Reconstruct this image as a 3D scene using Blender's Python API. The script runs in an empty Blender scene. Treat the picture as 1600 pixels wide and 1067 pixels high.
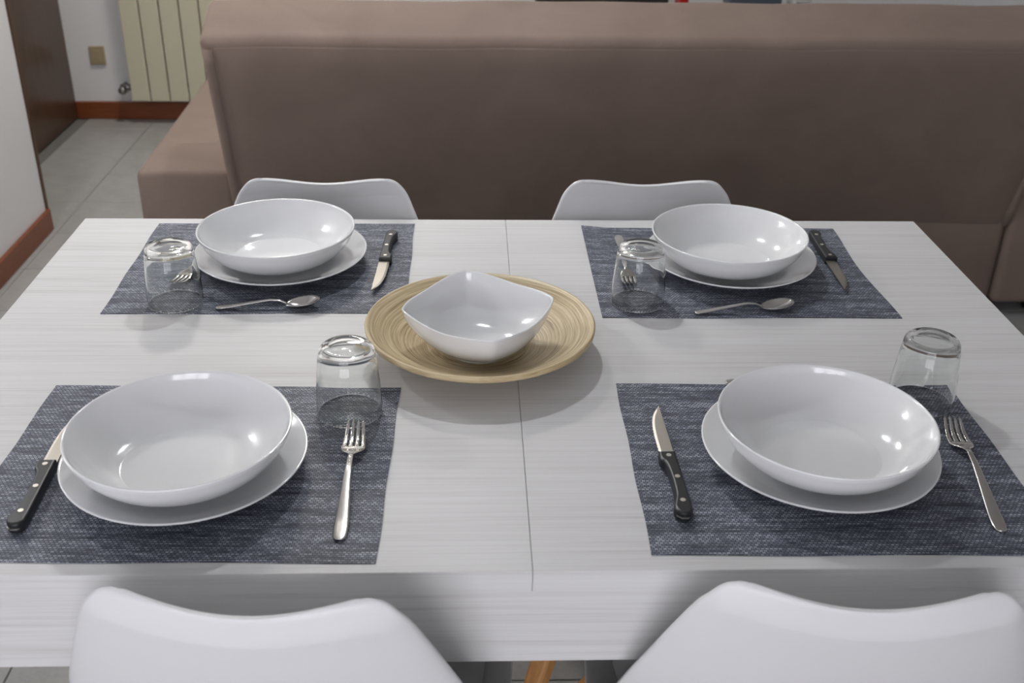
import bpy, bmesh, math, random
from mathutils import Vector, Matrix

random.seed(7)
scene = bpy.context.scene
COL = scene.collection
PI = math.pi

# ------------------------------------------------------------------ camera
CAM_LOC = Vector((-0.0600, -1.2609, 1.4324))
PITCH, YAW, ROLL = 0.4906, 0.0438, 0.0200
F_PX = 1694.96
fw = Vector((math.sin(YAW) * math.cos(PITCH), math.cos(YAW) * math.cos(PITCH), -math.sin(PITCH)))
rt0 = Vector((math.cos(YAW), -math.sin(YAW), 0))
up0 = rt0.cross(fw)
rt = math.cos(ROLL) * rt0 + math.sin(ROLL) * up0
up = -math.sin(ROLL) * rt0 + math.cos(ROLL) * up0
cam_data = bpy.data.cameras.new('camera')
cam = bpy.data.objects.new('camera', cam_data)
COL.objects.link(cam)
m = Matrix((rt, up, -fw)).transposed().to_4x4()
m.translation = CAM_LOC
cam.matrix_world = m
cam_data.sensor_width = 36.0
cam_data.lens = F_PX * 36.0 / 1600.0
cam_data.clip_start = 0.02
cam_data.dof.use_dof = True
cam_data.dof.focus_distance = 1.42
cam_data.dof.aperture_fstop = 8.0
scene.camera = cam

# ------------------------------------------------------------------ world, light, exposure
world = bpy.data.worlds.new('daylight')
scene.world = world
world.use_nodes = True
bg = world.node_tree.nodes['Background']
bg.inputs['Color'].default_value = (0.95, 0.94, 1.0, 1)
bg.inputs['Strength'].default_value = 3.3

WINDOW_LIGHT = 32.0      # daylight through the window behind the camera
PENDANT_W = 27.5     # bulb of the pendant lamp beyond the table
SCONCE_W = 17.5      # bulb of the wall lamp on the left wall
CEILING_FILL_EMIT = 92.0       # unseen ceiling lamp added beyond the sofa to brighten the background

ROOM_R, ROOM_B, ROOM_F, ROOM_T = 3.3, -2.75, 3.53, 2.70
WX0, WX1, WZ0, WZ1 = -1.40, 0.45, 0.40, 2.10          # window opening in the wall behind the camera


def area_light(name, loc, rot, sx, sy, power, color):
    d = bpy.data.lights.new(name, 'AREA')
    d.shape = 'RECTANGLE'
    d.size, d.size_y = sx, sy
    d.energy = power
    d.color = color
    o = bpy.data.objects.new(name, d)
    o.location = loc
    o.rotation_euler = rot
    COL.objects.link(o)
    return o


area_light('window_daylight', ((WX0 + WX1) / 2, ROOM_B - 0.30, (WZ0 + WZ1) / 2), (PI / 2, 0, 0),
           WX1 - WX0, WZ1 - WZ0, WINDOW_LIGHT, (0.965, 0.945, 1.0))

vs = scene.view_settings
vs.view_transform = 'Standard'
vs.look = 'None'
vs.exposure = -0.1
vs.gamma = 1.0
vs.use_curve_mapping = False
scene.cycles.use_light_tree = False
scene.cycles.max_bounces = 8
scene.cycles.transparent_max_bounces = 24
scene.cycles.transmission_bounces = 8
scene.cycles.diffuse_bounces = 3
scene.cycles.glossy_bounces = 4
scene.cycles.sample_clamp_indirect = 0.0


# ------------------------------------------------------------------ helpers
def mat_new(name):
    mt = bpy.data.materials.new(name)
    mt.use_nodes = True
    nt = mt.node_tree
    b = nt.nodes['Principled BSDF']
    return mt, nt, b


def plain(name, col, rough=0.5, metal=0.0, coat=0.0, spec=0.5, sheen=0.0):
    mt, nt, b = mat_new(name)
    b.inputs['Base Color'].default_value = (*col, 1)
    b.inputs['Roughness'].default_value = rough
    b.inputs['Metallic'].default_value = metal
    b.inputs['Coat Weight'].default_value = coat
    b.inputs['Coat Roughness'].default_value = 0.03
    b.inputs['Specular IOR Level'].default_value = spec
    if sheen:
        b.inputs['Sheen Weight'].default_value = sheen
        b.inputs['Sheen Roughness'].default_value = 0.45
    return mt


def N(nt, typ, **kw):
    n = nt.nodes.new(typ)
    for k, v in kw.items():
        setattr(n, k, v)
    return n


def ramp(nt, stops):
    r = N(nt, 'ShaderNodeValToRGB')
    e = r.color_ramp.elements
    while len(e) < len(stops):
        e.new(0.5)
    for i, (p, c) in enumerate(stops):
        e[i].position = p
        e[i].color = (*c, 1)
    return r


def noise(nt, vec, scale, detail=3.0, rough=0.55, dist=0.0):
    n = N(nt, 'ShaderNodeTexNoise')
    n.inputs['Scale'].default_value = scale
    n.inputs['Detail'].default_value = detail
    n.inputs['Roughness'].default_value = rough
    n.inputs['Distortion'].default_value = dist
    nt.links.new(vec, n.inputs['Vector'])
    return n.outputs['Fac']


def mapping(nt, scale, src='Object', loc=(0, 0, 0)):
    tc = N(nt, 'ShaderNodeTexCoord')
    mp = N(nt, 'ShaderNodeMapping')
    mp.inputs['Scale'].default_value = scale
    mp.inputs['Location'].default_value = loc
    nt.links.new(tc.outputs[src], mp.inputs['Vector'])
    return mp.outputs['Vector']


def mathn(nt, op, a, b=None, clamp=False):
    n = N(nt, 'ShaderNodeMath', operation=op, use_clamp=clamp)
    for i, v in enumerate((a, b)):
        if v is None:
            continue
        if isinstance(v, (int, float)):
            n.inputs[i].default_value = v
        else:
            nt.links.new(v, n.inputs[i])
    return n.outputs[0]


def bump(nt, bsdf, height, strength=0.2, dist=0.001):
    bn = N(nt, 'ShaderNodeBump')
    bn.inputs['Strength'].default_value = strength
    bn.inputs['Distance'].default_value = dist
    nt.links.new(height, bn.inputs['Height'])
    nt.links.new(bn.outputs['Normal'], bsdf.inputs['Normal'])


def mesh_obj(name, verts, faces, mat, parent=None, smooth=False, loc=None):
    me = bpy.data.meshes.new(name)
    me.from_pydata([tuple(v) for v in verts], [], faces)
    me.update()
    if mat:
        me.materials.append(mat)
    if smooth:
        me.polygons.foreach_set('use_smooth', [True] * len(me.polygons))
    o = bpy.data.objects.new(name, me)
    COL.objects.link(o)
    if parent:
        o.parent = parent
    if loc:
        o.location = loc
    return o


def bm_obj(name, bm, mat, parent=None, smooth=False, loc=None):
    bmesh.ops.recalc_face_normals(bm, faces=bm.faces)
    me = bpy.data.meshes.new(name)
    bm.to_mesh(me)
    bm.free()
    if mat:
        me.materials.append(mat)
    if smooth:
        me.polygons.foreach_set('use_smooth', [True] * len(me.polygons))
    o = bpy.data.objects.new(name, me)
    COL.objects.link(o)
    if parent:
        o.parent = parent
    if loc:
        o.location = loc
    return o


def box_bm(x0, x1, y0, y1, z0, z1, bevel=0.0, seg=2):
    bm = bmesh.new()
    bmesh.ops.create_cube(bm, size=1.0)
    for v in bm.verts:
        v.co = Vector(((x0 + x1) / 2 + v.co.x * (x1 - x0), (y0 + y1) / 2 + v.co.y * (y1 - y0), (z0 + z1) / 2 + v.co.z * (z1 - z0)))
    if bevel:
        bmesh.ops.bevel(bm, geom=bm.edges[:], offset=bevel, segments=seg, profile=0.5, affect='EDGES')
    return bm


def box(name, x0, x1, y0, y1, z0, z1, mat, parent=None, bevel=0.0, seg=2, smooth=False):
    return bm_obj(name, box_bm(x0, x1, y0, y1, z0, z1, bevel, seg), mat, parent, smooth)


def empty(name, loc=(0, 0, 0), rz=0.0):
    o = bpy.data.objects.new(name, None)
    o.empty_display_size = 0.05
    o.location = loc
    o.rotation_euler = (0, 0, rz)
    COL.objects.link(o)
    return o


def tag(o, label, cat, group=None):
    o['label'] = label
    o['category'] = cat
    if group:
        o['group'] = group
    return o


def struct(o):
    o['kind'] = 'structure'
    return o


def copy_tree(o, parent=None):
    c = o.copy()
    COL.objects.link(c)
    c.parent = parent
    for ch in list(o.children):
        copy_tree(ch, c)
    return c


def catmull(pts, n):
    out = []
    P = [Vector(p) for p in pts]
    for i in range(len(P) - 1):
        p0 = P[i - 1] if i > 0 else P[i] * 2 - P[i + 1]
        p1, p2 = P[i], P[i + 1]
        p3 = P[i + 2] if i + 2 < len(P) else P[i + 1] * 2 - P[i]
        for k in range(n):
            t = k / n
            out.append(0.5 * ((2 * p1) + (-p0 + p2) * t + (2 * p0 - 5 * p1 + 4 * p2 - p3) * t * t + (-p0 + 3 * p1 - 3 * p2 + p3) * t ** 3))
    out.append(P[-1])
    return out


def lerp_table(tab, x):
    if x <= tab[0][0]:
        return tab[0][1]
    for (a, va), (b, vb) in zip(tab, tab[1:]):
        if x <= b:
            t = (x - a) / (b - a)
            return va + (vb - va) * t
    return tab[-1][1]


def lathe(name, prof, mat, parent=None, n=96, closed=True, smooth=True):
    """prof: (r, z) points; r = 0 points become poles."""
    verts, faces, rings = [], [], []
    for r, z in prof:
        if r < 1e-6:
            rings.append([len(verts)])
            verts.append((0, 0, z))
        else:
            rings.append(list(range(len(verts), len(verts) + n)))
            for k in range(n):
                a = 2 * PI * k / n
                verts.append((r * math.cos(a), r * math.sin(a), z))
    pairs = list(zip(rings, rings[1:]))
    if closed:
        pairs.append((rings[-1], rings[0]))
    for A, B in pairs:
        if len(A) == 1 and len(B) == 1:
            continue
        for k in range(n):
            k2 = (k + 1) % n
            if len(A) == 1:
                faces.append((A[0], B[k], B[k2]))
            elif len(B) == 1:
                faces.append((A[k], B[0], A[k2]))
            else:
                faces.append((A[k], B[k], B[k2], A[k2]))
    bm = bmesh.new()
    me = bpy.data.meshes.new('tmp')
    me.from_pydata(verts, [], faces)
    bm.from_mesh(me)
    bpy.data.meshes.remove(me)
    return bm_obj(name, bm, mat, parent, smooth)


def loft(name, secs, mat, parent=None, nseg=12, power=2.6, smooth=True):
    """secs: (center, half_width, half_thickness, [side vector], [normal vector])."""
    verts, faces = [], []
    for s in secs:
        c, w, t = Vector(s[0]), s[1], s[2]
        side = Vector(s[3]) if len(s) > 3 else Vector((0, 1, 0))
        nor = Vector(s[4]) if len(s) > 4 else Vector((0, 0, 1))
        for k in range(nseg):
            a = 2 * PI * (k + 0.5) / nseg
            ca, sa = math.cos(a), math.sin(a)
            ux = math.copysign(abs(ca) ** (2 / power), ca)
            uz = math.copysign(abs(sa) ** (2 / power), sa)
            verts.append(c + side * (ux * w) + nor * (uz * t))
    m_ = len(secs)
    for i in range(m_ - 1):
        for k in range(nseg):
            k2 = (k + 1) % nseg
            faces.append((i * nseg + k, i * nseg + k2, (i + 1) * nseg + k2, (i + 1) * nseg + k))
    faces.append(tuple(range(nseg))[::-1])
    faces.append(tuple((m_ - 1) * nseg + k for k in range(nseg)))
    return mesh_obj(name, verts, faces, mat, parent, smooth)


def tube(name, pts, r, mat, parent=None, n=8, smooth=True):
    pts = [Vector(p) for p in pts]
    secs = []
    for i, p in enumerate(pts):
        d = (pts[min(i + 1, len(pts) - 1)] - pts[max(i - 1, 0)]).normalized()
        ref = Vector((0, 0, 1)) if abs(d.z) < 0.9 else Vector((1, 0, 0))
        s = d.cross(ref).normalized()
        rr = r[i] if isinstance(r, (list, tuple)) else r
        secs.append((p, rr, rr, s, s.cross(d).normalized()))
    return loft(name, secs, mat, parent, nseg=n, power=2.0, smooth=smooth)


# ------------------------------------------------------------------ materials
def mat_laminate(name):
    mt, nt, b = mat_new(name)
    a = noise(nt, mapping(nt, (1.6, 95, 95)), 1.6, 5, 0.70, 0.2)
    c = noise(nt, mapping(nt, (4.0, 340, 340)), 1.2, 2, 0.5)
    d = noise(nt, mapping(nt, (0.6, 14, 14)), 1.3, 2, 0.5)
    s = mathn(nt, 'ADD', mathn(nt, 'MULTIPLY', a, 0.52), mathn(nt, 'ADD', mathn(nt, 'MULTIPLY', c, 0.30), mathn(nt, 'MULTIPLY', d, 0.18)))
    r = ramp(nt, [(0.30, (0.47, 0.46, 0.455)), (0.42, (0.60, 0.595, 0.59)), (0.52, (0.66, 0.66, 0.66)), (0.70, (0.70, 0.705, 0.71))])
    nt.links.new(s, r.inputs['Fac'])
    nt.links.new(r.outputs['Color'], b.inputs['Base Color'])
    b.inputs['Roughness'].default_value = 0.45
    b.inputs['Specular IOR Level'].default_value = 0.4
    bump(nt, b, s, 0.10, 0.0005)
    return mt


def mat_placemat():
    mt, nt, b = mat_new('woven_vinyl')
    tc = N(nt, 'ShaderNodeTexCoord')
    br = N(nt, 'ShaderNodeTexBrick')
    br.offset = 0.5
    br.inputs['Scale'].default_value = 1.0
    br.inputs['Brick Width'].default_value = 0.0044
    br.inputs['Row Height'].default_value = 0.0031
    br.inputs['Mortar Size'].default_value = 0.00062
    br.inputs['Mortar Smooth'].default_value = 0.5
    br.inputs['Bias'].default_value = -0.2
    br.inputs['Color1'].default_value = (1, 1, 1, 1)
    br.inputs['Color2'].default_value = (0.45, 0.45, 0.45, 1)
    br.inputs['Mortar'].default_value = (0.10, 0.10, 0.10, 1)
    nt.links.new(tc.outputs['Object'], br.inputs['Vector'])
    streak = noise(nt, mapping(nt, (22, 260, 1)), 1.0, 2, 0.6)
    band = noise(nt, mapping(nt, (5, 60, 1)), 1.0, 2, 0.5)
    bw = N(nt, 'ShaderNodeRGBToBW')
    nt.links.new(br.outputs['Color'], bw.inputs['Color'])
    sb_ = mathn(nt, 'ADD', mathn(nt, 'MULTIPLY', streak, 0.65), mathn(nt, 'MULTIPLY', band, 0.45))
    mr = N(nt, 'ShaderNodeMapRange')
    mr.inputs['From Min'].default_value = 0.38
    mr.inputs['From Max'].default_value = 0.72
    mr.inputs['To Min'].default_value = 0.22
    mr.inputs['To Max'].default_value = 1.15
    nt.links.new(sb_, mr.inputs['Value'])
    lum = mathn(nt, 'MULTIPLY', bw.outputs['Val'], mr.outputs['Result'])
    r = ramp(nt, [(0.0, (0.024, 0.027, 0.038)), (0.25, (0.074, 0.083, 0.110)), (0.55, (0.190, 0.210, 0.260)), (0.95, (0.48, 0.51, 0.58))])
    nt.links.new(lum, r.inputs['Fac'])
    nt.links.new(r.outputs['Color'], b.inputs['Base Color'])
    b.inputs['Roughness'].default_value = 0.5
    b.inputs['Specular IOR Level'].default_value = 0.3
    bump(nt, b, bw.outputs['Val'], 0.4, 0.0005)
    return mt


def mat_bamboo():
    mt, nt, b = mat_new('coiled_bamboo')
    tc = N(nt, 'ShaderNodeTexCoord')
    sx = N(nt, 'ShaderNodeSeparateXYZ')
    wob = N(nt, 'ShaderNodeTexNoise')
    wob.inputs['Scale'].default_value = 7.0
    nt.links.new(tc.outputs['Object'], wob.inputs['Vector'])
    nt.links.new(tc.outputs['Object'], sx.inputs['Vector'])
    x2 = mathn(nt, 'MULTIPLY', sx.outputs['X'], sx.outputs['X'])
    y2 = mathn(nt, 'MULTIPLY', sx.outputs['Y'], sx.outputs['Y'])
    rad = mathn(nt, 'SQRT', mathn(nt, 'ADD', x2, y2))
    rad2 = mathn(nt, 'ADD', rad, mathn(nt, 'MULTIPLY', wob.outputs['Fac'], 0.010))
    ang = mathn(nt, 'ARCTAN2', sx.outputs['Y'], sx.outputs['X'])
    cmb = N(nt, 'ShaderNodeCombineXYZ')
    nt.links.new(mathn(nt, 'MULTIPLY', rad2, 430.0), cmb.inputs['X'])
    nt.links.new(mathn(nt, 'COSINE', ang), cmb.inputs['Y'])
    nt.links.new(mathn(nt, 'SINE', ang), cmb.inputs['Z'])
    f = noise(nt, cmb.outputs['Vector'], 1.0, 3, 0.7)
    r = ramp(nt, [(0.31, (0.23, 0.155, 0.075)), (0.42, (0.46, 0.35, 0.19)), (0.53, (0.58, 0.465, 0.275)), (0.68, (0.76, 0.655, 0.44))])
    nt.links.new(f, r.inputs['Fac'])
    nt.links.new(r.outputs['Color'], b.inputs['Base Color'])
    b.inputs['Roughness'].default_value = 0.42
    bump(nt, b, f, 0.35, 0.0008)
    return mt


def mat_velvet():
    mt, nt, b = mat_new('taupe_velvet')
    a = noise(nt, mapping(nt, (1, 1, 1)), 5.0, 4, 0.6, 0.4)
    c = noise(nt, mapping(nt, (1, 1, 1)), 420.0, 2, 0.6)
    s = mathn(nt, 'ADD', mathn(nt, 'MULTIPLY', a, 0.7), mathn(nt, 'MULTIPLY', c, 0.3))
    r = ramp(nt, [(0.3, (0.205, 0.154, 0.127)), (0.7, (0.262, 0.200, 0.168))])
    nt.links.new(s, r.inputs['Fac'])
    nt.links.new(r.outputs['Color'], b.inputs['Base Color'])
    b.inputs['Roughness'].default_value = 0.85
    b.inputs['Specular IOR Level'].default_value = 0.15
    b.inputs['Sheen Weight'].default_value = 0.10
    b.inputs['Sheen Roughness'].default_value = 0.5
    b.inputs['Sheen Tint'].default_value = (0.8, 0.72, 0.68, 1)
    bump(nt, b, c, 0.15, 0.0008)
    return mt


def mat_wood(name, dark, light, scale=(1, 1, 1), rough=0.4):
    mt, nt, b = mat_new(name)
    a = noise(nt, mapping(nt, scale), 6.0, 4, 0.6, 0.6)
    r = ramp(nt, [(0.3, dark), (0.7, light)])
    nt.links.new(a, r.inputs['Fac'])
    nt.links.new(r.outputs['Color'], b.inputs['Base Color'])
    b.inputs['Roughness'].default_value = rough
    return mt


def mat_tile():
    mt, nt, b = mat_new('grey_tile')
    a = noise(nt, mapping(nt, (1, 1, 1)), 14.0, 5, 0.6, 0.3)
    c = noise(nt, mapping(nt, (1, 1, 1)), 110.0, 3, 0.6)
    s = mathn(nt, 'ADD', mathn(nt, 'MULTIPLY', a, 0.6), mathn(nt, 'MULTIPLY', c, 0.4))
    r = ramp(nt, [(0.3, (0.30, 0.30, 0.29)), (0.7, (0.40, 0.40, 0.385))])
    nt.links.new(s, r.inputs['Fac'])
    nt.links.new(r.outputs['Color'], b.inputs['Base Color'])
    b.inputs['Roughness'].default_value = 0.28
    return mt


def mat_wall(name, col):
    mt, nt, b = mat_new(name)
    c = noise(nt, mapping(nt, (1, 1, 1)), 90.0, 3, 0.6)
    b.inputs['Base Color'].default_value = (*col, 1)
    b.inputs['Roughness'].default_value = 0.85
    bump(nt, b, c, 0.12, 0.002)
    return mt


def mat_clear(name, tint=(1, 1, 1), gloss_rough=0.0, boost=1.0):
    """thin clear glass wall: straight transmission plus a Fresnel reflection"""
    mt = bpy.data.materials.new(name)
    mt.use_nodes = True
    nt = mt.node_tree
    nt.nodes.remove(nt.nodes['Principled BSDF'])
    out = nt.nodes['Material Output']
    tr = N(nt, 'ShaderNodeBsdfTransparent')
    tr.inputs['Color'].default_value = (*tint, 1)
    gl = N(nt, 'ShaderNodeBsdfGlossy')
    gl.inputs['Roughness'].default_value = gloss_rough
    lw = N(nt, 'ShaderNodeLayerWeight')
    lw.inputs['Blend'].default_value = 0.5
    fr = mathn(nt, 'ADD', mathn(nt, 'MULTIPLY', mathn(nt, 'POWER', lw.outputs['Facing'], 4.0), 0.95), 0.05)
    mx = N(nt, 'ShaderNodeMixShader')
    nt.links.new(mathn(nt, 'MULTIPLY', fr, boost, clamp=True), mx.inputs['Fac'])
    nt.links.new(tr.outputs['BSDF'], mx.inputs[1])
    nt.links.new(gl.outputs['BSDF'], mx.inputs[2])
    nt.links.new(mx.outputs['Shader'], out.inputs['Surface'])
    return mt


def mat_emit(name, col, strength):
    mt = bpy.data.materials.new(name)
    mt.use_nodes = True
    nt = mt.node_tree
    nt.nodes.remove(nt.nodes['Principled BSDF'])
    em = N(nt, 'ShaderNodeEmission')
    em.inputs['Color'].default_value = (*col, 1)
    em.inputs['Strength'].default_value = strength
    nt.links.new(em.outputs['Emission'], nt.nodes['Material Output'].inputs['Surface'])
    return mt


def mat_steel(name, rough, col=(0.62, 0.60, 0.57)):
    mt, nt, b = mat_new(name)
    c = noise(nt, mapping(nt, (30, 300, 300)), 3.0, 2, 0.6)
    b.inputs['Base Color'].default_value = (*col, 1)
    b.inputs['Metallic'].default_value = 1.0
    rr = mathn(nt, 'ADD', mathn(nt, 'MULTIPLY', c, 0.10), rough - 0.05)
    nt.links.new(rr, b.inputs['Roughness'])
    return mt


M = {}
M['laminate'] = mat_laminate('whitewashed_laminate')
M['placemat'] = mat_placemat()
M['bamboo'] = mat_bamboo()
M['velvet'] = mat_velvet()
M['porcelain'] = plain('white_porcelain', (0.80, 0.81, 0.82), 0.12, coat=0.6)
M['plastic'] = plain('white_plastic', (0.735, 0.74, 0.75), 0.38, spec=0.4)
M['cushion'] = plain('white_leatherette', (0.74, 0.74, 0.75), 0.55)
M['beech'] = mat_wood('beech_wood', (0.46, 0.22, 0.075), (0.60, 0.32, 0.12), (12, 12, 1.2))
M['black_metal'] = plain('black_metal', (0.02, 0.02, 0.02), 0.4, metal=0.6)
M['black_plastic'] = plain('black_handle_plastic', (0.012, 0.013, 0.015), 0.38)
M['steel'] = mat_steel('polished_steel', 0.18)
M['blade'] = mat_steel('brushed_blade_steel', 0.42, (0.42, 0.39, 0.345))
M['rivet'] = mat_steel('rivet_steel', 0.4, (0.60, 0.57, 0.52))
gm = bpy.data.materials.new('clear_glass')
gm.use_nodes = True
gnt = gm.node_tree
gnt.nodes.remove(gnt.nodes['Principled BSDF'])
gb = N(gnt, 'ShaderNodeBsdfGlass')
gb.distribution = 'GGX'
gb.inputs['Color'].default_value = (0.985, 0.992, 0.99, 1)
gb.inputs['Roughness'].default_value = 0.0
gb.inputs['IOR'].default_value = 1.48
gnt.links.new(gb.outputs['BSDF'], gnt.nodes['Material Output'].inputs['Surface'])
M['glass_base'] = gm
M['tile'] = mat_tile()
M['grout'] = plain('dark_grout', (0.16, 0.155, 0.145), 0.9)
M['wall'] = mat_wall('white_wall_paint', (0.79, 0.79, 0.80))
M['ceiling'] = mat_wall('white_ceiling_paint', (0.70, 0.70, 0.70))
M['brown_wood'] = mat_wood('brown_stained_wood', (0.062, 0.032, 0.016), (0.100, 0.054, 0.030), (10, 10, 0.8), 0.3)
M['red_wood'] = mat_wood('reddish_baseboard_wood', (0.16, 0.040, 0.012), (0.25, 0.068, 0.020), (1.5, 20, 20), 0.35)
M['radiator'] = plain('cream_enamel', (0.56, 0.53, 0.40), 0.35)
M['socket'] = plain('tan_plastic', (0.40, 0.33, 0.20), 0.4)
M['chrome'] = plain('valve_metal', (0.25, 0.24, 0.23), 0.35, metal=0.9)
M['white_frame'] = plain('white_window_frame', (0.80, 0.80, 0.80), 0.35)
M['bulb_glass'] = mat_clear('bulb_glass', (1, 1, 1), boost=0.5)
M['pane'] = mat_clear('window_pane', (1, 1, 1))
M['dark_furniture'] = plain('dark_furniture', (0.03, 0.03, 0.032), 0.4)
M['red_plastic'] = plain('red_plastic', (0.5, 0.01, 0.01), 0.4)
M['light_plastic'] = plain('light_grey_plastic', (0.62, 0.63, 0.62), 0.4)
M['blue_grey'] = plain('blue_grey_plastic', (0.09, 0.11, 0.14), 0.4)

# ------------------------------------------------------------------ room shell
LX, LXF, LY = -1.49, -1.80, 2.23     # near left wall face, recessed far-left face, corner
floor = struct(box('floor', LXF - 0.15, ROOM_R + 0.1, ROOM_B - 0.1, ROOM_F + 0.1, -0.10, -0.0025, M['grout']))
PITCH_T, GX, GY = 0.293, 0.0057, 0.1474
tile_me = None
for i in range(-7, 8):
    for j in range(-6, 12):
        x0, y0 = GX + i * PITCH_T, GY + j * PITCH_T
        if x0 < LXF - 0.15 or y0 > ROOM_F or (x0 + PITCH_T < LX - 0.2 and y0 < LY - 0.35):
            continue
        if tile_me is None:
            t = box('tile', 0.0014, PITCH_T - 0.0014, 0.0014, PITCH_T - 0.0014, -0.008, 0.0, M['tile'], floor, bevel=0.0012, seg=1)
            tile_me = t.data
        else:
            t = bpy.data.objects.new('tile', tile_me)
            COL.objects.link(t)
            t.parent = floor
        t.location = (x0, y0, 0)

struct(box('ceiling', LXF - 0.15, ROOM_R + 0.1, ROOM_B - 0.1, ROOM_F + 0.1, ROOM_T, ROOM_T + 0.1, M['ceiling']))
struct(box('wall_left', LX - 0.46, LX, ROOM_B - 0.1, LY, 0, ROOM_T, M['wall']))
struct(box('wall_left_far', LXF - 0.15, LXF - 0.02, LY, ROOM_F + 0.1, 0, ROOM_T, M['wall']))
struct(box('wall_far', LXF - 0.02, ROOM_R + 0.1, ROOM_F, ROOM_F + 0.1, 0, ROOM_T, M['wall']))
struct(box('wall_right', ROOM_R, ROOM_R + 0.1, ROOM_B - 0.1, ROOM_F, 0, ROOM_T, M['wall']))
# wall behind the camera with a window opening
bm = bmesh.new()
for (x0, x1, z0, z1) in ((LX, WX0, 0, ROOM_T), (WX1, ROOM_R, 0, ROOM_T), (WX0, WX1, 0, WZ0), (WX0, WX1, WZ1, ROOM_T)):
    b2 = box_bm(x0, x1, ROOM_B - 0.1, ROOM_B, z0, z1)
    me = bpy.data.meshes.new('t')
    b2.to_mesh(me)
    b2.free()
    bm.from_mesh(me)
    bpy.data.meshes.remove(me)
struct(bm_obj('wall_back', bm, M['wall']))
win = struct(empty('window_1', ((WX0 + WX1) / 2, ROOM_B - 0.05, WZ0)))
ww, wh = WX1 - WX0, WZ1 - WZ0
for x in (-ww / 2 + 0.03, -ww / 6, ww / 6, ww / 2 - 0.03):
    box('window_frame', x - 0.03, x + 0.03, -0.03, 0.03, 0, wh, M['white_frame'], win, 0.004, 1)
for z in (0.03, wh - 0.03):
    box('window_rail', -ww / 2, ww / 2, -0.028, 0.028, z - 0.03, z + 0.03, M['white_frame'], win, 0.004, 1)
for k in range(3):
    xa = -ww / 2 + k * ww / 3
    box('window_pane', xa + 0.03, xa + ww / 3 - 0.03, -0.003, 0.003, 0.06, wh - 0.06, M['pane'], win)

# wooden door panel in the recessed left wall
d1 = struct(box('door_1', LXF - 0.04, LXF, 2.32, 3.528, 0.004, 2.10, M['brown_wood'], bevel=0.003, seg=1))
tube('door_handle', [(LXF, 2.42, 1.03), (LXF + 0.05, 2.42, 1.03), (LXF + 0.05, 2.52, 1.03)], 0.009, M['chrome'], d1)
struct(box('trim_1', LX - 0.035, LX + 0.006, LY - 0.004, LY + 0.012, 0, 2.16, M['brown_wood'], bevel=0.002, seg=1))
struct(box('baseboard_left', LX, LX + 0.014, ROOM_B, LY + 0.004, 0, 0.075, M['red_wood'], bevel=0.003, seg=1))
struct(box('baseboard_far', LXF + 0.0, ROOM_R, ROOM_F - 0.014, ROOM_F, 0, 0.078, M['red_wood'], bevel=0.003, seg=1))

# radiator
rad = tag(empty('radiator', (-1.525, 3.43, 0.105)), 'cream column radiator on the far wall left of the sofa', 'radiator')
PR = 0.083
sec = box('radiator_section', 0.002, PR - 0.002, 0, 0.014, 0, 0.80, M['radiator'], rad, 0.005, 2)
fin = box('radiator_fin', 0.030, 0.053, 0.014, 0.078, 0.02, 0.78, M['radiator'], sec, 0.003, 1)
for k in range(1, 11):
    c = copy_tree(sec, rad)
    c.location = (PR * k, 0, 0)
tube('manifold', [(0.0, 0.045, 0.05), (PR * 11, 0.045, 0.05)], 0.02, M['radiator'], rad, 12)
tube('manifold', [(0.0, 0.045, 0.75), (PR * 11, 0.045, 0.75)], 0.02, M['radiator'], rad, 12)
for xx in (0.25, 0.7):
    box('wall_bracket', xx, xx + 0.03, 0.07, 0.0985, 0.70, 0.74, M['radiator'], rad)
val = tube('valve', [(0.0, 0.045, 0.05), (-0.05, 0.045, 0.05)], [0.013, 0.015], M['chrome'], rad, 12)
tube('valve_knob', [(-0.035, 0.045, 0.045), (-0.035, 0.005, 0.045), (-0.035, -0.005, 0.045)], [0.015, 0.018, 0.012], M['chrome'], val, 12)
tube('valve_pipe', [(-0.045, 0.045, 0.05), (-0.045, 0.099, 0.05)], 0.009, M['chrome'], val, 10)
# socket plate
so = tag(empty('wall_socket', (-1.672, ROOM_F, 0.28)), 'tan square socket plate on the white wall beside the radiator', 'socket')
box('cover_plate', -0.033, 0.033, -0.010, 0, -0.040, 0.040, M['socket'], so, 0.004, 2)
box('socket_insert', -0.012, 0.012, -0.0125, -0.009, -0.022, 0.022, M['socket'], so, 0.001, 1)

# low furniture glimpsed over the sofa's top edge
cab = tag(empty('media_cabinet', (0.70, 3.25, 0)), 'dark low cabinet barely visible over the top of the sofa back', 'cabinet')
box('body', -0.62, 0.62, -0.22, 0.24, 0.06, 0.50, M['dark_furniture'], cab, 0.005, 1)
box('top_panel', -0.64, 0.64, -0.24, 0.26, 0.50, 0.53, M['dark_furniture'], cab, 0.003, 1)
for sx_ in (-0.31, 0.31):
    dr = box('cabinet_door', sx_ - 0.30, sx_ + 0.30, -0.238, -0.222, 0.08, 0.48, M['dark_furniture'], cab, 0.002, 1)
    box('handle', sx_ - 0.06, sx_ + 0.06, -0.252, -0.238, 0.40, 0.412, M['chrome'], dr, 0.002, 1)
for px_ in (-0.55, 0.55):
    for py_ in (-0.17, 0.19):
        box('foot', px_ - 0.02, px_ + 0.02, py_ - 0.02, py_ + 0.02, 0, 0.06, M['dark_furniture'], cab)


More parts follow.
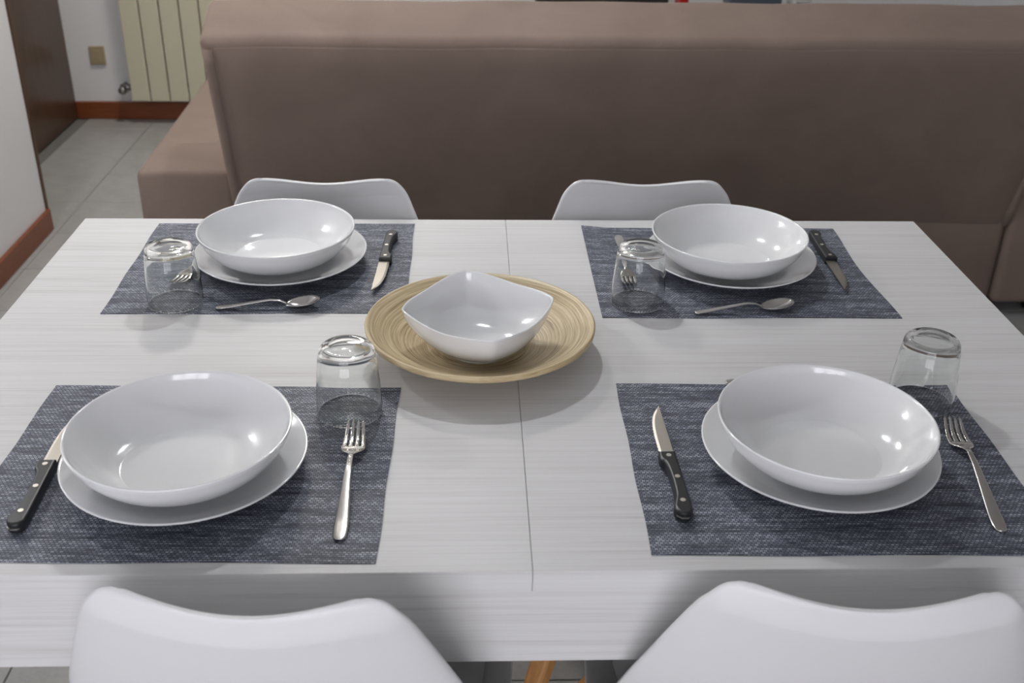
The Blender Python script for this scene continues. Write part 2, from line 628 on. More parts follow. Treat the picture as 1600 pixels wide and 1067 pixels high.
def gadget(name, x0, x1, z1, mat, label, cat, foot=None):
    g = tag(empty(name, ((x0 + x1) / 2, 3.16, 0.53)), label, cat)
    h = (x1 - x0) / 2
    box('casing', -h, h, -0.06, 0.06, 0.004, z1 - 0.53, mat, g, 0.006, 2)
    for fx in (-h * 0.7, h * 0.7):
        box('foot', fx - 0.008, fx + 0.008, -0.05, 0.05, 0, 0.005, M['black_plastic'], g)
    box('front_strip', -h * 0.8, h * 0.8, -0.0615, -0.059, (z1 - 0.53) * 0.35, (z1 - 0.53) * 0.6, M['black_plastic'], g)
    return g


gadget('media_box', 0.20, 0.72, 0.66, M['dark_furniture'], 'black box on the far cabinet, leftmost sliver above the sofa', 'box')
gadget('red_canister', 0.765, 0.80, 0.64, M['red_plastic'], 'tiny red spot of an object above the sofa back', 'container')
gadget('blue_box', 0.96, 1.17, 0.66, M['blue_grey'], 'dark blue grey box above the sofa back beside a pale one', 'box')
gadget('pale_box', 1.22, 1.29, 0.67, M['light_plastic'], 'small pale box above the sofa back, right of the dark ones', 'box')

# ------------------------------------------------------------------ sofa
sofa = tag(empty('sofa_bed', (0.395, 1.40, 0), math.radians(1.2)),
           'taupe velvet sofa bed seen from behind with a thick leaning backrest', 'sofa')
SW = 1.095                     # half width of the backrest
LEAN = math.radians(20)
back = empty('backrest_pivot')
bpy.data.objects.remove(back)
# local slab: x across, y thickness (0 = rear face seen by camera), z along the slab
TOPZ, BOTZ = 0.848, 0.30


def slab_pt(x, t, s):
    """s: distance down from the rear top edge, t: depth into the slab (away from camera)"""
    return Vector((x, -0.04 + s * math.sin(LEAN) + t * math.cos(LEAN), TOPZ - s * math.cos(LEAN) + t * math.sin(LEAN)))


def slab(name, x0, x1, t0, t1, s0, s1, bev, seg, mat, parent, cuts=0, amp=0.0):
    b = box_bm(x0, x1, t0, t1, s0, s1, bev, seg)
    if cuts:
        for axis, a0, a1, nn in ((0, x0, x1, cuts), (2, s0, s1, max(4, cuts // 4))):
            for k in range(1, nn):
                p = a0 + (a1 - a0) * k / nn
                no = Vector((1, 0, 0)) if axis == 0 else Vector((0, 0, 1))
                bmesh.ops.bisect_plane(b, geom=b.verts[:] + b.edges[:] + b.faces[:], plane_co=no * p, plane_no=no)
    for v in b.verts:
        x, t, s = v.co
        if amp:
            s += amp * (math.sin(x * 9.0) * 0.5 + math.sin(x * 23.0 + 1.0) * 0.5)
            t += amp * 0.6 * math.sin(x * 13.0 + s * 7.0)
        v.co = slab_pt(x, t, s)
    return bm_obj(name, b, mat, parent, True)


bk = slab('backrest', -SW, SW, 0.0, 0.19, 0.0, 0.62, 0.022, 4, M['velvet'], sofa, 36, 0.0022)
slab('back_panel', -SW + 0.034, SW - 0.034, -0.0012, 0.03, 0.022, 0.60, 0.004, 2, M['velvet'], bk, 36, 0.0018)
tube('piping', [slab_pt(-SW + 0.018, 0.004, 0.03 + 0.56 * k / 12) for k in range(13)], 0.013, M['velvet'], bk)
tube('piping', [slab_pt(SW - 0.018, 0.004, 0.03 + 0.56 * k / 12) for k in range(13)], 0.013, M['velvet'], bk)
box('seat_base', -SW + 0.01, SW - 0.01, 0.16, 1.02, 0.05, 0.40, M['velvet'], sofa, 0.02, 3, True)
for sx_ in (-1, 1):
    xa, xb = sorted((sx_ * (SW + 0.008 - 0.015), sx_ * (SW + 0.245)))
    box('arm_box', xa, xb, 0.145, 1.25, 0.045, 0.458, M['velvet'], sofa, 0.018, 3, True)
box('seat_cushion', -SW + 0.03, SW - 0.03, 0.30, 1.03, 0.40, 0.47, M['velvet'], sofa, 0.03, 3, True)
for fx in (-1.25, 1.25):
    for fy in (0.22, 0.95):
        tube('foot', [(fx, fy, 0), (fx, fy, 0.05)], 0.025, M['black_plastic'], sofa, 12)

# ------------------------------------------------------------------ dining table
TZ, TW, TD = 0.75, 1.40, 0.9028
table = tag(empty('dining_table', (0, 0, 0)), 'white wood-grain extending dining table with a centre seam', 'table')
for s in (-1, 1):
    xa, xb = sorted((s * 0.00020, s * TW / 2))
    leaf = box('tabletop_leaf', xa, xb, -TD / 2, TD / 2, TZ - 0.025, TZ, M['laminate'], table, 0.0006, 1)
    leaf.cycles.is_caustics_receiver = True
AZ0, AZ1, AI = 0.6325, TZ - 0.025, 0.002
box('apron', -TW / 2 + 0.003, TW / 2 - 0.003, -TD / 2 + AI, -TD / 2 + AI + 0.02, AZ0, AZ1, M['laminate'], table, 0.001, 1)
box('apron', -TW / 2 + 0.003, TW / 2 - 0.003, TD / 2 - AI - 0.02, TD / 2 - AI, AZ0, AZ1, M['laminate'], table, 0.001, 1)
for s in (-1, 1):
    xa, xb = sorted((s * (TW / 2 - 0.003), s * (TW / 2 - 0.023)))
    box('apron', xa, xb, -TD / 2 + AI + 0.02, TD / 2 - AI - 0.02, AZ0, AZ1, M['laminate'], table, 0.001, 1)
    for t_ in (-1, 1):
        cx, cy = s * (TW / 2 - 0.055), t_ * (TD / 2 - 0.055)
        box('leg', cx - 0.03, cx + 0.03, cy - 0.03, cy + 0.03, 0, AZ1, M['laminate'], table, 0.002, 1)

# ------------------------------------------------------------------ chairs
# centre line of the shell (y forward, z up) from the front lip to the top edge
C_PROF = [(0.222, 0.418), (0.200, 0.440), (0.11, 0.436), (0.0, 0.428), (-0.10, 0.434), (-0.172, 0.456), (-0.222, 0.505),
          (-0.254, 0.570), (-0.277, 0.640), (-0.294, 0.710), (-0.303, 0.750), (-0.3075, 0.770), (-0.310, 0.782), (-0.3115, 0.7885), (-0.312, 0.7915)]
C_HALF = [0.165, 0.195, 0.218, 0.226, 0.226, 0.224, 0.220, 0.211, 0.194, 0.168, 0.151, 0.141, 0.130, 0.117, 0.100]
C_LIFT = [0.006, 0.010, 0.022, 0.028, 0.034, 0.042, 0.046, 0.044, 0.036, 0.029, 0.025, 0.022, 0.020, 0.018, 0.015]
NU, NV = 29, 6


def chair_shell_mesh():
    ctr = catmull([(0, y, z) for y, z in C_PROF], NV)
    half = [p.x for p in catmull([(h, 0, 0) for h in C_HALF], NV)]
    lift = [p.x for p in catmull([(h, 0, 0) for h in C_LIFT], NV)]
    nrow = len(ctr)
    nors = []
    for i in range(nrow):
        d = (ctr[min(i + 1, nrow - 1)] - ctr[max(i - 1, 0)]).normalized()
        nors.append(Vector((0, d.z, -d.y)))          # towards the sitter
    grid = []
    for i in range(nrow):
        row = []
        for k in range(NU):
            u = -1 + 2 * k / (NU - 1)
            u = math.copysign(abs(u) ** 0.85, u)
            p = ctr[i] + Vector((u * half[i], 0, 0)) + nors[i] * (lift[i] * abs(u) ** 2.4)
            below = ctr[-1].z - ctr[i].z if ctr[i].y < -0.2 else 9.0
            if below < 0.22:
                w = (1 - below / 0.22) ** 2
                p.z += w * 0.011 * math.sin(min(1.0, abs(p.x) / 0.115) * PI / 2) ** 2
            # the top lip rolls forward over a soft crease, the side rims only a little
            lip = 0.010 * max(0.0, 1 - below / 0.027) ** 1.2
            dside = (1 - abs(u)) * half[i]
            rim = 0.004 * max(0.0, 1 - dside / 0.014)
            p += nors[i] * (lip + rim * max(0.0, 1 - lip / 0.004))
            row.append(p)
        grid.append(row)
    verts = [p for r in grid for p in r]
    faces = []
    for i in range(nrow - 1):
        for k in range(NU - 1):
            a = i * NU + k
            faces.append((a, a + 1, a + NU + 1, a + NU))
    me = bpy.data.meshes.new('chair_shell')
    me.from_pydata(verts, [], faces)
    bm = bmesh.new()
    bm.from_mesh(me)
    bmesh.ops.recalc_face_normals(bm, faces=bm.faces)
    bm.to_mesh(me)
    bm.free()
    me.materials.append(M['plastic'])
    me.polygons.foreach_set('use_smooth', [True] * len(me.polygons))
    return me


def make_chair():
    root = empty('dining_chair')
    sh = bpy.data.objects.new('seat_shell', chair_shell_mesh())
    COL.objects.link(sh)
    sh.parent = root
    md = sh.modifiers.new('thickness', 'SOLIDIFY')
    md.thickness = 0.006
    md.offset = 0
    sb = sh.modifiers.new('smooth', 'SUBSURF')
    sb.levels = 1
    sb.render_levels = 1
    # seat pad following the seat
    bm = bmesh.new()
    n, rings = 40, 6
    top = []
    for j in range(rings + 1):
        rr = j / rings
        for k in range(n):
            a = 2 * PI * k / n
            ca, sa = math.cos(a), math.sin(a)
            x = math.copysign(abs(ca) ** 0.75, ca) * 0.192 * rr
            y = math.copysign(abs(sa) ** 0.75, sa) * 0.178 * rr + 0.012
            lift = 0.028 * (abs(x) / 0.226) ** 2.4 + max(0, -(y + 0.10)) * 0.32
            z = 0.434 + lift + 0.030 * (1 - rr ** 6) ** 0.5
            top.append(bm.verts.new((x, y, z)))
    for j in range(rings):
        for k in range(n):
            k2 = (k + 1) % n
            if j == 0 and True:
                bm.faces.new((top[j * n + k], top[(j + 1) * n + k], top[(j + 1) * n + k2], top[j * n + k2])) if k >= 0 else None
            else:
                bm.faces.new((top[j * n + k], top[(j + 1) * n + k], top[(j + 1) * n + k2], top[j * n + k2]))
    bmesh.ops.remove_doubles(bm, verts=bm.verts, dist=1e-5)
    bm_obj('seat_cushion', bm, M['cushion'], root, True)
    # splayed beech legs and black cross braces
    tops, feet = [], []
    for sx_ in (-1, 1):
        for sy_ in (-1, 1):
            a = Vector((sx_ * 0.105, sy_ * 0.105, 0.418))
            b_ = Vector((sx_ * 0.256, sy_ * 0.294, 0.0))
            d = (b_ - a).normalized()
            side = Vector((sx_, -sy_, 0)).normalized()
            nor = side.cross(d).normalized()
            loft('leg', [(a, 0.017, 0.015, side, nor), (a + (b_ - a) * 0.4, 0.018, 0.016, side, nor), (b_, 0.011, 0.010, side, nor)],
                 M['beech'], root, 12, 6.0, False)
            tops.append(a)
            feet.append(b_)
    mids = [a.lerp(b_, 0.22) for a, b_ in zip(tops, feet)]
    for i, j in ((0, 3), (1, 2)):
        tube('cross_brace', [mids[i], (mids[i] + mids[j]) / 2 + Vector((0, 0, -0.02 if i else -0.035)), mids[j]], 0.005, M['black_metal'], root)
    bm = box_bm(-0.115, 0.115, -0.115, 0.115, 0.405, 0.421, 0.004, 1)
    bm_obj('mounting_plate', bm, M['black_metal'], root)
    return root


chair = make_chair()
CH = [((-0.233, -0.256), math.radians(-4.5), 'white moulded chair seen from behind at the near left of the table'),
      ((0.308, -0.256), math.radians(-4.5), 'white moulded chair seen from behind at the near right of the table'),
      ((-0.308, 0.203), PI, 'white moulded chair between the table and the sofa, behind the left bowl'),
      ((0.240, 0.203), PI, 'white moulded chair between the table and the sofa, beside the right bowl')]
for i, ((x, y), rz, lab) in enumerate(CH):
    c = chair if i == 0 else copy_tree(chair)
    c.location = (x, y, 0)
    c.rotation_euler = (0, 0, rz)
    tag(c, lab, 'chair', 'chairs around the dining table')

# ------------------------------------------------------------------ placemats
MW, MD, MT = 0.420, 0.331, 0.0012


def placemat(x, y, rz, label, warp):
    nx, ny = 42, 33
    verts, faces = [], []
    for side in (1, 0):
        for j in range(ny + 1):
            for i in range(nx + 1):
                u, v = i / nx - 0.5, j / ny - 0.5
                dx, dy, dz = warp(u, v)
                verts.append((u * MW + dx, v * MD + dy, max(0, dz) + (MT if side else 0.0001)))
    n1 = (nx + 1) * (ny + 1)
    idx = lambda i, j: j * (nx + 1) + i
    for j in range(ny):
        for i in range(nx):
            a, b_, c, d = idx(i, j), idx(i + 1, j), idx(i + 1, j + 1), idx(i, j + 1)
            faces.append((a, b_, c, d))
            faces.append((a + n1, d + n1, c + n1, b_ + n1))
    border = [idx(i, 0) for i in range(nx)] + [idx(nx, j) for j in range(ny)] + [idx(i, ny) for i in range(nx, 0, -1)] + [idx(0, j) for j in range(ny, 0, -1)]
    for a, b_ in zip(border, border[1:] + border[:1]):
        faces.append((a, a + n1, b_ + n1, b_))
    o = mesh_obj('placemat', verts, faces, M['placemat'], None, True, (x, y, TZ))
    o.rotation_euler = (0, 0, rz)
    md = o.modifiers.new('edges', 'EDGE_SPLIT')
    md.split_angle = math.radians(50)
    o.cycles.is_caustics_receiver = True
    return tag(o, label, 'placemat', 'woven placemats on the table')


def flat(u, v):
    return (0.0008 * math.sin(v * 14), 0.0008 * math.sin(u * 11), 0)


def curl(u, v):
    c = max(0, (-u - 0.40)) / 0.10 * max(0, v + 0.1)
    return (-0.004 * math.cos(v * 6) * max(0, u) * 2, 0.001 * math.sin(u * 9), 0.006 * c)


placemat(-0.3580, -0.2686, -0.0152, 'dark blue-grey woven placemat at the near left setting', flat)
placemat(0.3295, -0.2663, -0.0116, 'dark blue-grey woven placemat at the near right setting', flat)
placemat(-0.3609, 0.2628, 0.0082, 'dark blue-grey woven placemat at the far left setting', flat)
placemat(0.3347, 0.2495, -0.0002, 'dark blue-grey woven placemat at the far right setting, one corner lifting', curl)
MZ = TZ + MT + 0.0002

# ------------------------------------------------------------------ plates and bowls
plate_prof = [(0.0, 0.0035), (0.066, 0.0035), (0.072, 0.0), (0.077, 0.0), (0.080, 0.004)]
plate_prof += [(p.x, p.y) for p in catmull([(0.080, 0.004, 0), (0.095, 0.0075, 0), (0.112, 0.0145, 0), (0.1245, 0.0212, 0), (0.1275, 0.0230, 0)], 5)][1:]
plate_prof += [(0.1286, 0.0240), (0.1286, 0.0251), (0.1275, 0.0256), (0.1262, 0.0250)]
plate_prof += [(p.x, p.y) for p in catmull([(0.1262, 0.0250, 0), (0.112, 0.0185, 0), (0.095, 0.0118, 0), (0.080, 0.0085, 0), (0.060, 0.0075, 0), (0.0, 0.0075, 0)], 5)][1:]
bowl_prof = [(0.0, 0.003), (0.046, 0.003), (0.050, 0.0), (0.054, 0.0), (0.057, 0.003)]
bowl_prof += [(p.x, p.y) for p in catmull([(0.057, 0.003, 0), (0.076, 0.0068, 0), (0.095, 0.0178, 0), (0.1085, 0.0330, 0), (0.1150, 0.0462, 0), (0.1161, 0.0495, 0)], 5)][1:]
bowl_prof += [(0.1170, 0.0514), (0.1170, 0.0526), (0.1160, 0.0532), (0.1144, 0.0525)]
bowl_prof += [(p.x, p.y) for p in catmull([(0.1144, 0.0525, 0), (0.1100, 0.0430, 0), (0.1015, 0.0310, 0), (0.090, 0.0195, 0), (0.078, 0.0118, 0), (0.068, 0.0080, 0), (0.062, 0.0070, 0), (0.040, 0.0068, 0), (0.0, 0.0068, 0)], 5)][1:]
plate0 = lathe('dinner_plate', plate_prof, M['porcelain'], n=128, closed=False)
bowl0 = lathe('deep_plate', bowl_prof, M['porcelain'], n=128, closed=False)
SET = [('near left', (-0.3640, -0.2810), (-0.3655, -0.2870)), ('near right', (0.3250, -0.2690), (0.3265, -0.2745)),
       ('far left', (-0.3455, 0.2640), (-0.3505, 0.2660)), ('far right', (0.3385, 0.2560), (0.3325, 0.2520))]
for i, (nm, pp, bp) in enumerate(SET):
    p = plate0 if i == 0 else copy_tree(plate0)
    p.location = (*pp, MZ)
    tag(p, f'white round dinner plate under the deep plate on the {nm} placemat', 'plate', 'dinner plates')
    b_ = bowl0 if i == 0 else copy_tree(bowl0)
    b_.location = (*bp, MZ + 0.0078)
    tag(b_, f'white deep soup plate stacked on the {nm} dinner plate', 'bowl', 'deep plates')

# ------------------------------------------------------------------ bamboo tray and square bowl
TRC = (-0.0467, -0.0074)
tray_prof = [(0.0, 0.0), (0.066, 0.0), (0.070, 0.0015)]
tray_prof += [(p.x, p.y) for p in catmull([(0.070, 0.0015, 0), (0.095, 0.0100, 0), (0.122, 0.0225, 0), (0.1465, 0.0345, 0)], 6)][1:]
tray_prof += [(0.1485, 0.0362), (0.1492, 0.0415), (0.1480, 0.0432), (0.1462, 0.0432)]
tray_prof += [(p.x, p.y) for p in catmull([(0.1462, 0.0432, 0), (0.122, 0.0305, 0), (0.095, 0.0180, 0), (0.072, 0.0105, 0), (0.050, 0.0085, 0), (0.0, 0.0080, 0)], 6)][1:]
tray = lathe('bamboo_tray', tray_prof, M['bamboo'], n=128, closed=False)
tray.location = (*TRC, TZ)
tag(tray, 'round coiled bamboo tray in the middle of the table', 'tray')


def square_bowl():
    n = 128
    H = 0.0625
    AX, AY, PW = 0.0985, 0.1045, 1.36
    secs = []   # (radial scale, squareness, z, inner?)
    outer = [(0.40, 0.0, 0.0), (0.445, 0.0, 0.0), (0.455, 0.0, 0.0055), (0.61, 0.25, 0.0115), (0.79, 0.55, 0.0235), (0.92, 0.82, 0.040), (0.975, 1.0, 0.0545), (0.992, 1.0, 0.0615)]
    lip = [(1.0, 1.0, 0.0632), (0.997, 1.0, 0.0645), (0.982, 1.0, 0.0645), (0.968, 1.0, 0.0630)]
    inner = [(0.945, 1.0, 0.0550), (0.88, 0.82, 0.0410), (0.745, 0.55, 0.0250), (0.57, 0.25, 0.0130), (0.38, 0.0, 0.0080), (0.18, 0.0, 0.0068)]
    oc = [tuple(p) for p in catmull([(a, b, c) for a, b, c in outer], 3)]
    ic = [tuple(p) for p in catmull([(a, b, c) for a, b, c in [lip[-1]] + inner], 3)][1:]
    secs = oc + lip + ic
    verts, faces = [], []
    for (sc, sq, z) in secs:
        for k in range(n):
            a = 2 * PI * k / n
            ca, sa = math.cos(a), math.sin(a)
            rs = (abs(ca) ** PW + abs(sa) ** PW) ** (-1 / PW)      # rounded square with corners on the axes
            rc = 0.93
            rr = (rc * (1 - sq) + rs * sq) * sc
            dip = 0.0045 * (math.sin(2 * a) ** 2) * min(1, max(0, (z - 0.02) / 0.043)) ** 2
            verts.append((rr * AX * ca, rr * AY * sa, z - dip))
    m_ = len(secs)
    for i in range(m_ - 1):
        for k in range(n):
            k2 = (k + 1) % n
            faces.append((i * n + k, i * n + k2, (i + 1) * n + k2, (i + 1) * n + k))
    faces.append(tuple(range(n))[::-1])
    faces.append(tuple((m_ - 1) * n + k for k in range(n)))
    return mesh_obj('square_bowl', verts, faces, M['porcelain'], None, True)


sb = square_bowl()
sb.location = (-0.0490, -0.0175, TZ + 0.0083)
sb.rotation_euler = (0, 0, math.radians(10.0))
tag(sb, 'white square porcelain bowl with pointed corners on the bamboo tray', 'bowl')

# ------------------------------------------------------------------ glasses (turned upside down)
GH = 0.089


def make_glass():
    """one closed glass wall: outside from the mouth up to the base, then back down the inside"""
    out = catmull([(0.0382, 0.0012, 0), (0.0386, 0.014, 0), (0.0376, 0.034, 0), (0.0352, 0.058, 0), (0.0336, 0.074, 0), (0.0318, 0.0830, 0), (0.0285, 0.0872, 0), (0.0245, 0.0885, 0), (0.0215, 0.0884, 0)], 5)
    inn = catmull([(0.016, 0.0826, 0), (0.0245, 0.0808, 0), (0.0292, 0.0765, 0), (0.0314, 0.0700, 0), (0.0337, 0.058, 0), (0.0361, 0.034, 0), (0.0372, 0.014, 0), (0.0369, 0.0012, 0)], 5)
    prof = [(0.0375, 0.0)] + [(p.x, p.y) for p in out] + [(0.0185, 0.0878), (0.010, 0.0872), (0.0, 0.0870), (0.0, 0.0832)] + [(p.x, p.y) for p in inn]
    return lathe('drinking_glass', prof, M['glass_base'], None, 72, True)


glass0 = make_glass()
GL = [((-0.2020, -0.1620), 'clear tumbler upside down above the fork on the near left placemat'),
      ((0.4890, -0.1430), 'clear tumbler upside down at the right edge of the near right placemat'),
      ((-0.4750, 0.1320), 'clear tumbler upside down on the far left placemat by its corner'),
      ((0.1800, 0.1340), 'clear tumbler upside down on the far right placemat, in front of a fork')]
for i, ((x, y), lab) in enumerate(GL):
    g = glass0 if i == 0 else copy_tree(glass0)
    g.location = (x, y, MZ)
    g.cycles.is_caustics_caster = True
    tag(g, lab, 'glass', 'upturned glasses')


# ------------------------------------------------------------------ cutlery
def extrude_outline(name, pts, z0, z1, mat, parent, bevel, seg=3):
    bm = bmesh.new()
    vs_ = [bm.verts.new((x, y, z0)) for x, y in pts]
    f = bm.faces.new(vs_)
    r = bmesh.ops.extrude_face_region(bm, geom=[f])
    for v in [g for g in r['geom'] if isinstance(g, bmesh.types.BMVert)]:
        v.co.z = z1
    bmesh.ops.recalc_face_normals(bm, faces=bm.faces)
    if bevel:
        ed = [e for e in bm.edges if abs(e.verts[0].co.z - e.verts[1].co.z) < 1e-7]
        bmesh.ops.bevel(bm, geom=ed, offset=bevel, segments=seg, profile=0.5, affect='EDGES')
    return bm_obj(name, bm, mat, parent)


def make_knife():
    root = empty('steak_knife')
    ctrl = [(0.1130, 0.0005), (0.1130, 0.0185)]
    lo = catmull([(0.1130, 0.0185, 0), (0.1030, 0.0192, 0), (0.0965, 0.0178, 0), (0.0915, 0.0148, 0), (0.078, 0.0132, 0), (0.055, 0.0128, 0), (0.034, 0.0138, 0), (0.022, 0.0168, 0), (0.013, 0.0190, 0), (0.005, 0.0172, 0), (0.0005, 0.0115, 0), (0.001, 0.0050, 0), (0.006, 0.0008, 0)], 3)
    pts = [(p.x, p.y) for p in lo] + [(0.02, 0.0), (0.05, 0.0), (0.08, 0.0), (0.1130, 0.0)]
    h = extrude_outline('handle', pts, 0.0, 0.0135, M['black_plastic'], root, 0.0026)
    for x, y in ((0.104, 0.0088), (0.064, 0.0066), (0.022, 0.0085)):
        bm = bmesh.new()
        bmesh.ops.create_cone(bm, cap_ends=True, segments=20, radius1=0.0030, radius2=0.0028, depth=0.0012)
        bm_obj('rivet', bm, M['rivet'], h, loc=(x, y, 0.0134))
    # tang edge showing at the butt
    tang = [(-0.0004, 0.006), (-0.0004, 0.0128), (0.004, 0.0176), (0.006, 0.0176), (0.006, 0.004), (0.002, 0.004)]
    extrude_outline('tang', tang, 0.0060, 0.0072, M['rivet'], root, 0)
    # blade
    edge = [(0.113, 0.0163), (0.130, 0.0164), (0.150, 0.0162), (0.168, 0.0154), (0.184, 0.0135), (0.197, 0.0102), (0.208, 0.0056), (0.2165, 0.0010)]
    ec = catmull([(x, y, 0) for x, y in edge], 10)
    pl = []
    n = len(ec)
    for i, p in enumerate(ec):
        w = 0.00045 * (1 if i % 2 else -1) if 6 < i < n - 12 else 0
        pl.append((p.x, p.y + w))
    pl.append((0.2178, 0.0002))
    m_ = 24
    verts, faces = [], []
    # blade as a tapered strip between spine and edge
    for i, (x, y) in enumerate(pl):
        ys = 0.0005
        for (yy, zz) in ((ys, 0.0077), (max(y - 0.0028, ys + (y - ys) * 0.6), 0.0075), (y, 0.0068), (max(y - 0.0028, ys + (y - ys) * 0.6), 0.0061), (ys, 0.0059)):
            verts.append((x, yy, zz))
    for i in range(len(pl) - 1):
        for k in range(5):
            k2 = (k + 1) % 5
            faces.append((i * 5 + k, i * 5 + k2, (i + 1) * 5 + k2, (i + 1) * 5 + k))
    faces.append((0, 1, 2, 3, 4))
    faces.append(tuple((len(pl) - 1) * 5 + k for k in (4, 3, 2, 1, 0)))
    bm = bmesh.new()
    me = bpy.data.meshes.new('t')
    me.from_pydata(verts, [], faces)
    bm.from_mesh(me)
    bpy.data.meshes.remove(me)
    bm_obj('blade', bm, M['blade'], root)
    return root


def make_fork():
    root = empty('dinner_fork')
    W = [(0.0, 0.0030), (0.0015, 0.0050), (0.005, 0.0066), (0.015, 0.0075), (0.030, 0.0072), (0.060, 0.0058), (0.090, 0.0043), (0.115, 0.0034), (0.130, 0.0030), (0.138, 0.0034)]
    Z = lambda x: lerp_table([(0, 0.0018), (0.03, 0.0035), (0.07, 0.0085), (0.105, 0.0125), (0.130, 0.0125), (0.145, 0.0085), (0.155, 0.0050), (0.170, 0.0030), (0.185, 0.0045), (0.205, 0.0120)], x)
    hs = catmull([(x, w, 0) for x, w in W], 3)
    zs = {}
    secs = [((p.x, 0, Z(p.x)), max(p.y, 0.001), 0.0013) for p in hs]
    loft('handle', secs, M['steel'], root, 12, 3.2)
    HW = [(0.136, 0.0033), (0.140, 0.0046), (0.145, 0.0090), (0.150, 0.0120), (0.156, 0.0136), (0.1615, 0.0139)]
    hsec = catmull([(x, w, 0) for x, w in HW], 3)
    head = loft('head', [((p.x, 0, Z(p.x)), p.y, 0.0011) for p in hsec], M['steel'], root, 14, 4.0)
    for y0, y1 in ((-0.0109, -0.0084), (-0.0036, -0.0028), (0.0036, 0.0028), (0.0109, 0.0084)):
        secs = []
        for k in range(11):
            t = k / 10
            x = 0.159 + (0.205 - 0.159) * t
            w = 0.0030 * (1 - t) + 0.0014 * t
            if k == 10:
                w *= 0.5
            secs.append(((x, y0 + (y1 - y0) * t, Z(x)), w, 0.0010 - 0.0003 * t))
        loft('tine', secs, M['steel'], head, 8, 3.0)
    return root


def make_spoon():
    root = empty('teaspoon')
    W = [(0.0, 0.0028), (0.0015, 0.0044), (0.005, 0.0054), (0.015, 0.0056), (0.035, 0.0046), (0.060, 0.0034), (0.080, 0.0026), (0.092, 0.0026), (0.098, 0.0034)]
    Z = lambda x: lerp_table([(0, 0.0020), (0.02, 0.0042), (0.05, 0.0092), (0.075, 0.0128), (0.088, 0.0118), (0.098, 0.0075)], x)
    hs = catmull([(x, w, 0) for x, w in W], 4)
    loft('handle', [((p.x, 0, Z(p.x)), p.y, 0.0011) for p in hs], M['steel'], root, 12, 3.0)
    # bowl: egg shaped rim, tilted tip-up
    nr, na = 9, 36
    L0, L1 = 0.0955, 0.1440
    verts, faces = [], []

    def pt(r, a, off):
        ca, sa = math.cos(a), math.sin(a)
        x = (L0 + L1) / 2 + ca * (L1 - L0) / 2 * r
        wid = 0.0152 * (1.0 + 0.10 * ca)
        y = sa * wid * r
        rim = 0.0072 + (x - L0) / (L1 - L0) * 0.0070
        z = rim - 0.0082 * (1 - r * r) - off
        return (x, y, z)
    for off in (0.0, 0.0011):
        base = len(verts)
        verts.append(pt(0, 0, off))
        for j in range(1, nr + 1):
            for k in range(na):
                verts.append(pt(j / nr, 2 * PI * k / na, off))
        for k in range(na):
            k2 = (k + 1) % na
            faces.append((base, base + 1 + k, base + 1 + k2))
            for j in range(nr - 1):
                a = base + 1 + j * na
                faces.append((a + k, a + na + k, a + na + k2, a + k2))
    half = len(verts) // 2
    e = 1 + (nr - 1) * na
    for k in range(na):
        k2 = (k + 1) % na
        faces.append((e + k, half + e + k, half + e + k2, e + k2))
    bm = bmesh.new()
    me = bpy.data.meshes.new('t')
    me.from_pydata(verts, [], faces)
    bm.from_mesh(me)
    bpy.data.meshes.remove(me)
    zmin = min(v.co.z for v in bm.verts)
    bm_obj('bowl', bm, M['steel'], root, True)
    return root, zmin


def place(o, a, b, z=MZ, off=0.0):
    """local +X runs from a towards b"""
    d = Vector(b) - Vector(a)
    o.location = (a[0], a[1], z + off)
    o.rotation_euler = (0, 0, math.atan2(d.y, d.x))


knife0 = make_knife()
KN = [((-0.499, -0.391), (-0.5085, -0.167), 'black handled steak knife half hidden left of the near left plates'),
      ((0.1680, -0.3805), (0.1650, -0.160), 'black handled serrated steak knife on the near right placemat'),
      ((-0.1940, 0.3720), (-0.2035, 0.1440), 'black handled knife pointing at the viewer on the far left placemat'),
      ((0.4940, 0.3780), (0.4880, 0.1560), 'black handled knife pointing at the viewer on the far right placemat')]
for i, (a, b, lab) in enumerate(KN):
    k = knife0 if i == 0 else copy_tree(knife0)
    place(k, a, b)
    tag(k, lab, 'knife', 'steak knives')
fork0 = make_fork()
FK = [((-0.1890, -0.4050), (-0.1905, -0.200), 'steel fork lying below the tumbler, right of the near left plates'),
      ((0.4785, -0.4000), (0.5060, -0.195), 'steel fork lying right of the near right plates'),
      ((-0.4500, 0.3740), (-0.4880, 0.175), 'steel fork seen through the far left glass'),
      ((0.1820, 0.3760), (0.1745, 0.175), 'steel fork seen through the far right glass')]
for i, (a, b, lab) in enumerate(FK):
    f = fork0 if i == 0 else copy_tree(fork0)
    place(f, a, b)
    tag(f, lab, 'fork', 'dinner forks')
spoon0, szmin = make_spoon()
SP = [((-0.4140, 0.1100), (-0.2750, 0.1150), 'steel teaspoon in front of the far left plates'),
      ((0.2560, 0.0950), (0.4000, 0.1090), 'steel teaspoon in front of the far right plates'),
      ((0.2590, -0.0990), (0.4000, -0.1080), 'steel teaspoon hidden behind the near right plates but for its handle tip')]
for i, (a, b, lab) in enumerate(SP):
    s = spoon0 if i == 0 else copy_tree(spoon0)
    place(s, a, b, MZ - min(0, szmin) + 0.0002)
    tag(s, lab, 'spoon', 'teaspoons')


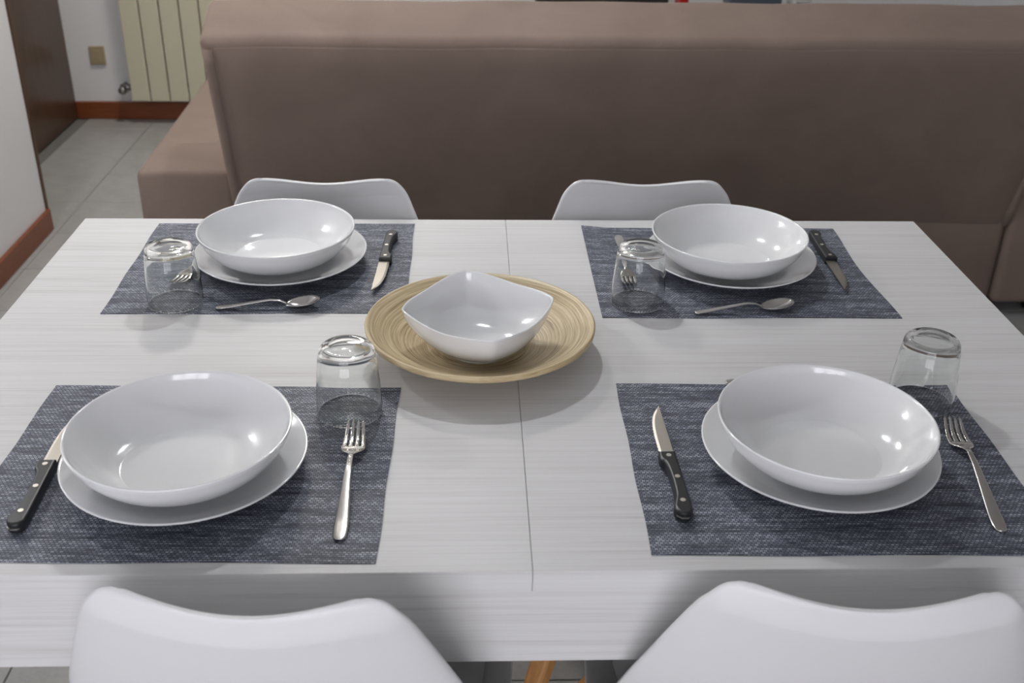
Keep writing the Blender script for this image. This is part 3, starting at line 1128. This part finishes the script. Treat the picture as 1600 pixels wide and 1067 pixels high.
# ------------------------------------------------------------------ lamps of the room (above and beside the view), plus an added fill lamp
def bulb(name, r, col, watts, parent):
    """clear glass bulb around a small bright filament ball"""
    prof = [(0.0, -r * 1.25)] + [(r * 1.25 * math.sin(a), -r * 1.25 * math.cos(a)) for a in [PI * k / 14 for k in range(1, 12)]] + [(r * 0.6, r * 1.5)]
    o = lathe(name, prof, M['bulb_glass'], parent, 24, False)
    d = bpy.data.lights.new(name + '_light', 'POINT')
    d.energy = watts
    d.color = col
    d.shadow_soft_size = r
    d.cycles.is_caustics_light = True
    l = bpy.data.objects.new(name + '_light', d)
    COL.objects.link(l)
    l.parent = o
    return o


PL = (-0.15, 0.88, 2.05)
pend = tag(empty('pendant_lamp', PL), 'pendant lamp hanging from the ceiling beyond the table', 'lamp')
bulb('pendant_bulb', 0.030, (0.95, 0.97, 1.0), PENDANT_W, pend)
tube('socket', [(0, 0, 0.043), (0, 0, 0.09)], 0.018, M['black_metal'], pend, 14)
lathe('light_block_shade', [(0.022, 0.095), (0.030, 0.090), (0.13, 0.030), (0.132, 0.030), (0.032, 0.094), (0.022, 0.098)], M['black_metal'], pend, 40, True)  # unseen shade, added to stop the bulb lighting the ceiling
tube('cord', [(0, 0, 0.07), (0, 0, ROOM_T - PL[2])], 0.004, M['black_metal'], pend, 8)
tube('ceiling_rose', [(0, 0, ROOM_T - PL[2] - 0.03), (0, 0, ROOM_T - PL[2])], 0.05, M['white_frame'], pend, 20)

SL = (-1.38, 0.78, 1.77)
sc_ = tag(empty('wall_lamp', SL), 'small wall lamp on the left wall beyond the frame', 'lamp')
bulb('wall_lamp_bulb', 0.028, (1.0, 0.98, 0.97), SCONCE_W, sc_)
tube('arm', [(-0.11, 0, 0.08), (0, 0, 0.08), (0, 0, 0.042)], 0.012, M['black_metal'], sc_, 10)
lathe('light_block_shade', [(0.012, 0.075), (0.030, 0.070), (0.10, 0.022), (0.102, 0.022), (0.032, 0.074), (0.012, 0.078)], M['black_metal'], sc_, 40, True)  # added, unseen: blocks this bulb's upward light
tube('wall_plate', [(-0.11, 0, 0.08), (-0.095, 0, 0.08)], 0.04, M['black_metal'], sc_, 18)

cl = tag(empty('ceiling_fill_lamp', (-0.75, 2.55, ROOM_T)), 'unseen flush ceiling lamp added beyond the sofa to brighten the far room', 'lamp')  # added fill: lifts the far wall, floor and radiator
tube('ceiling_base', [(0, 0, -0.02), (0, 0, 0)], 0.20, M['white_frame'], cl, 32)
bm = bmesh.new()
bmesh.ops.create_uvsphere(bm, u_segments=32, v_segments=12, radius=0.18)
for v in bm.verts:
    v.co.z = v.co.z * 0.25 - 0.03 if v.co.z < 0 else -0.03
bmesh.ops.remove_doubles(bm, verts=bm.verts, dist=1e-5)
bm_obj('diffuser', bm, mat_emit('diffuser_light', (1.0, 0.95, 0.88), CEILING_FILL_EMIT), cl, True)
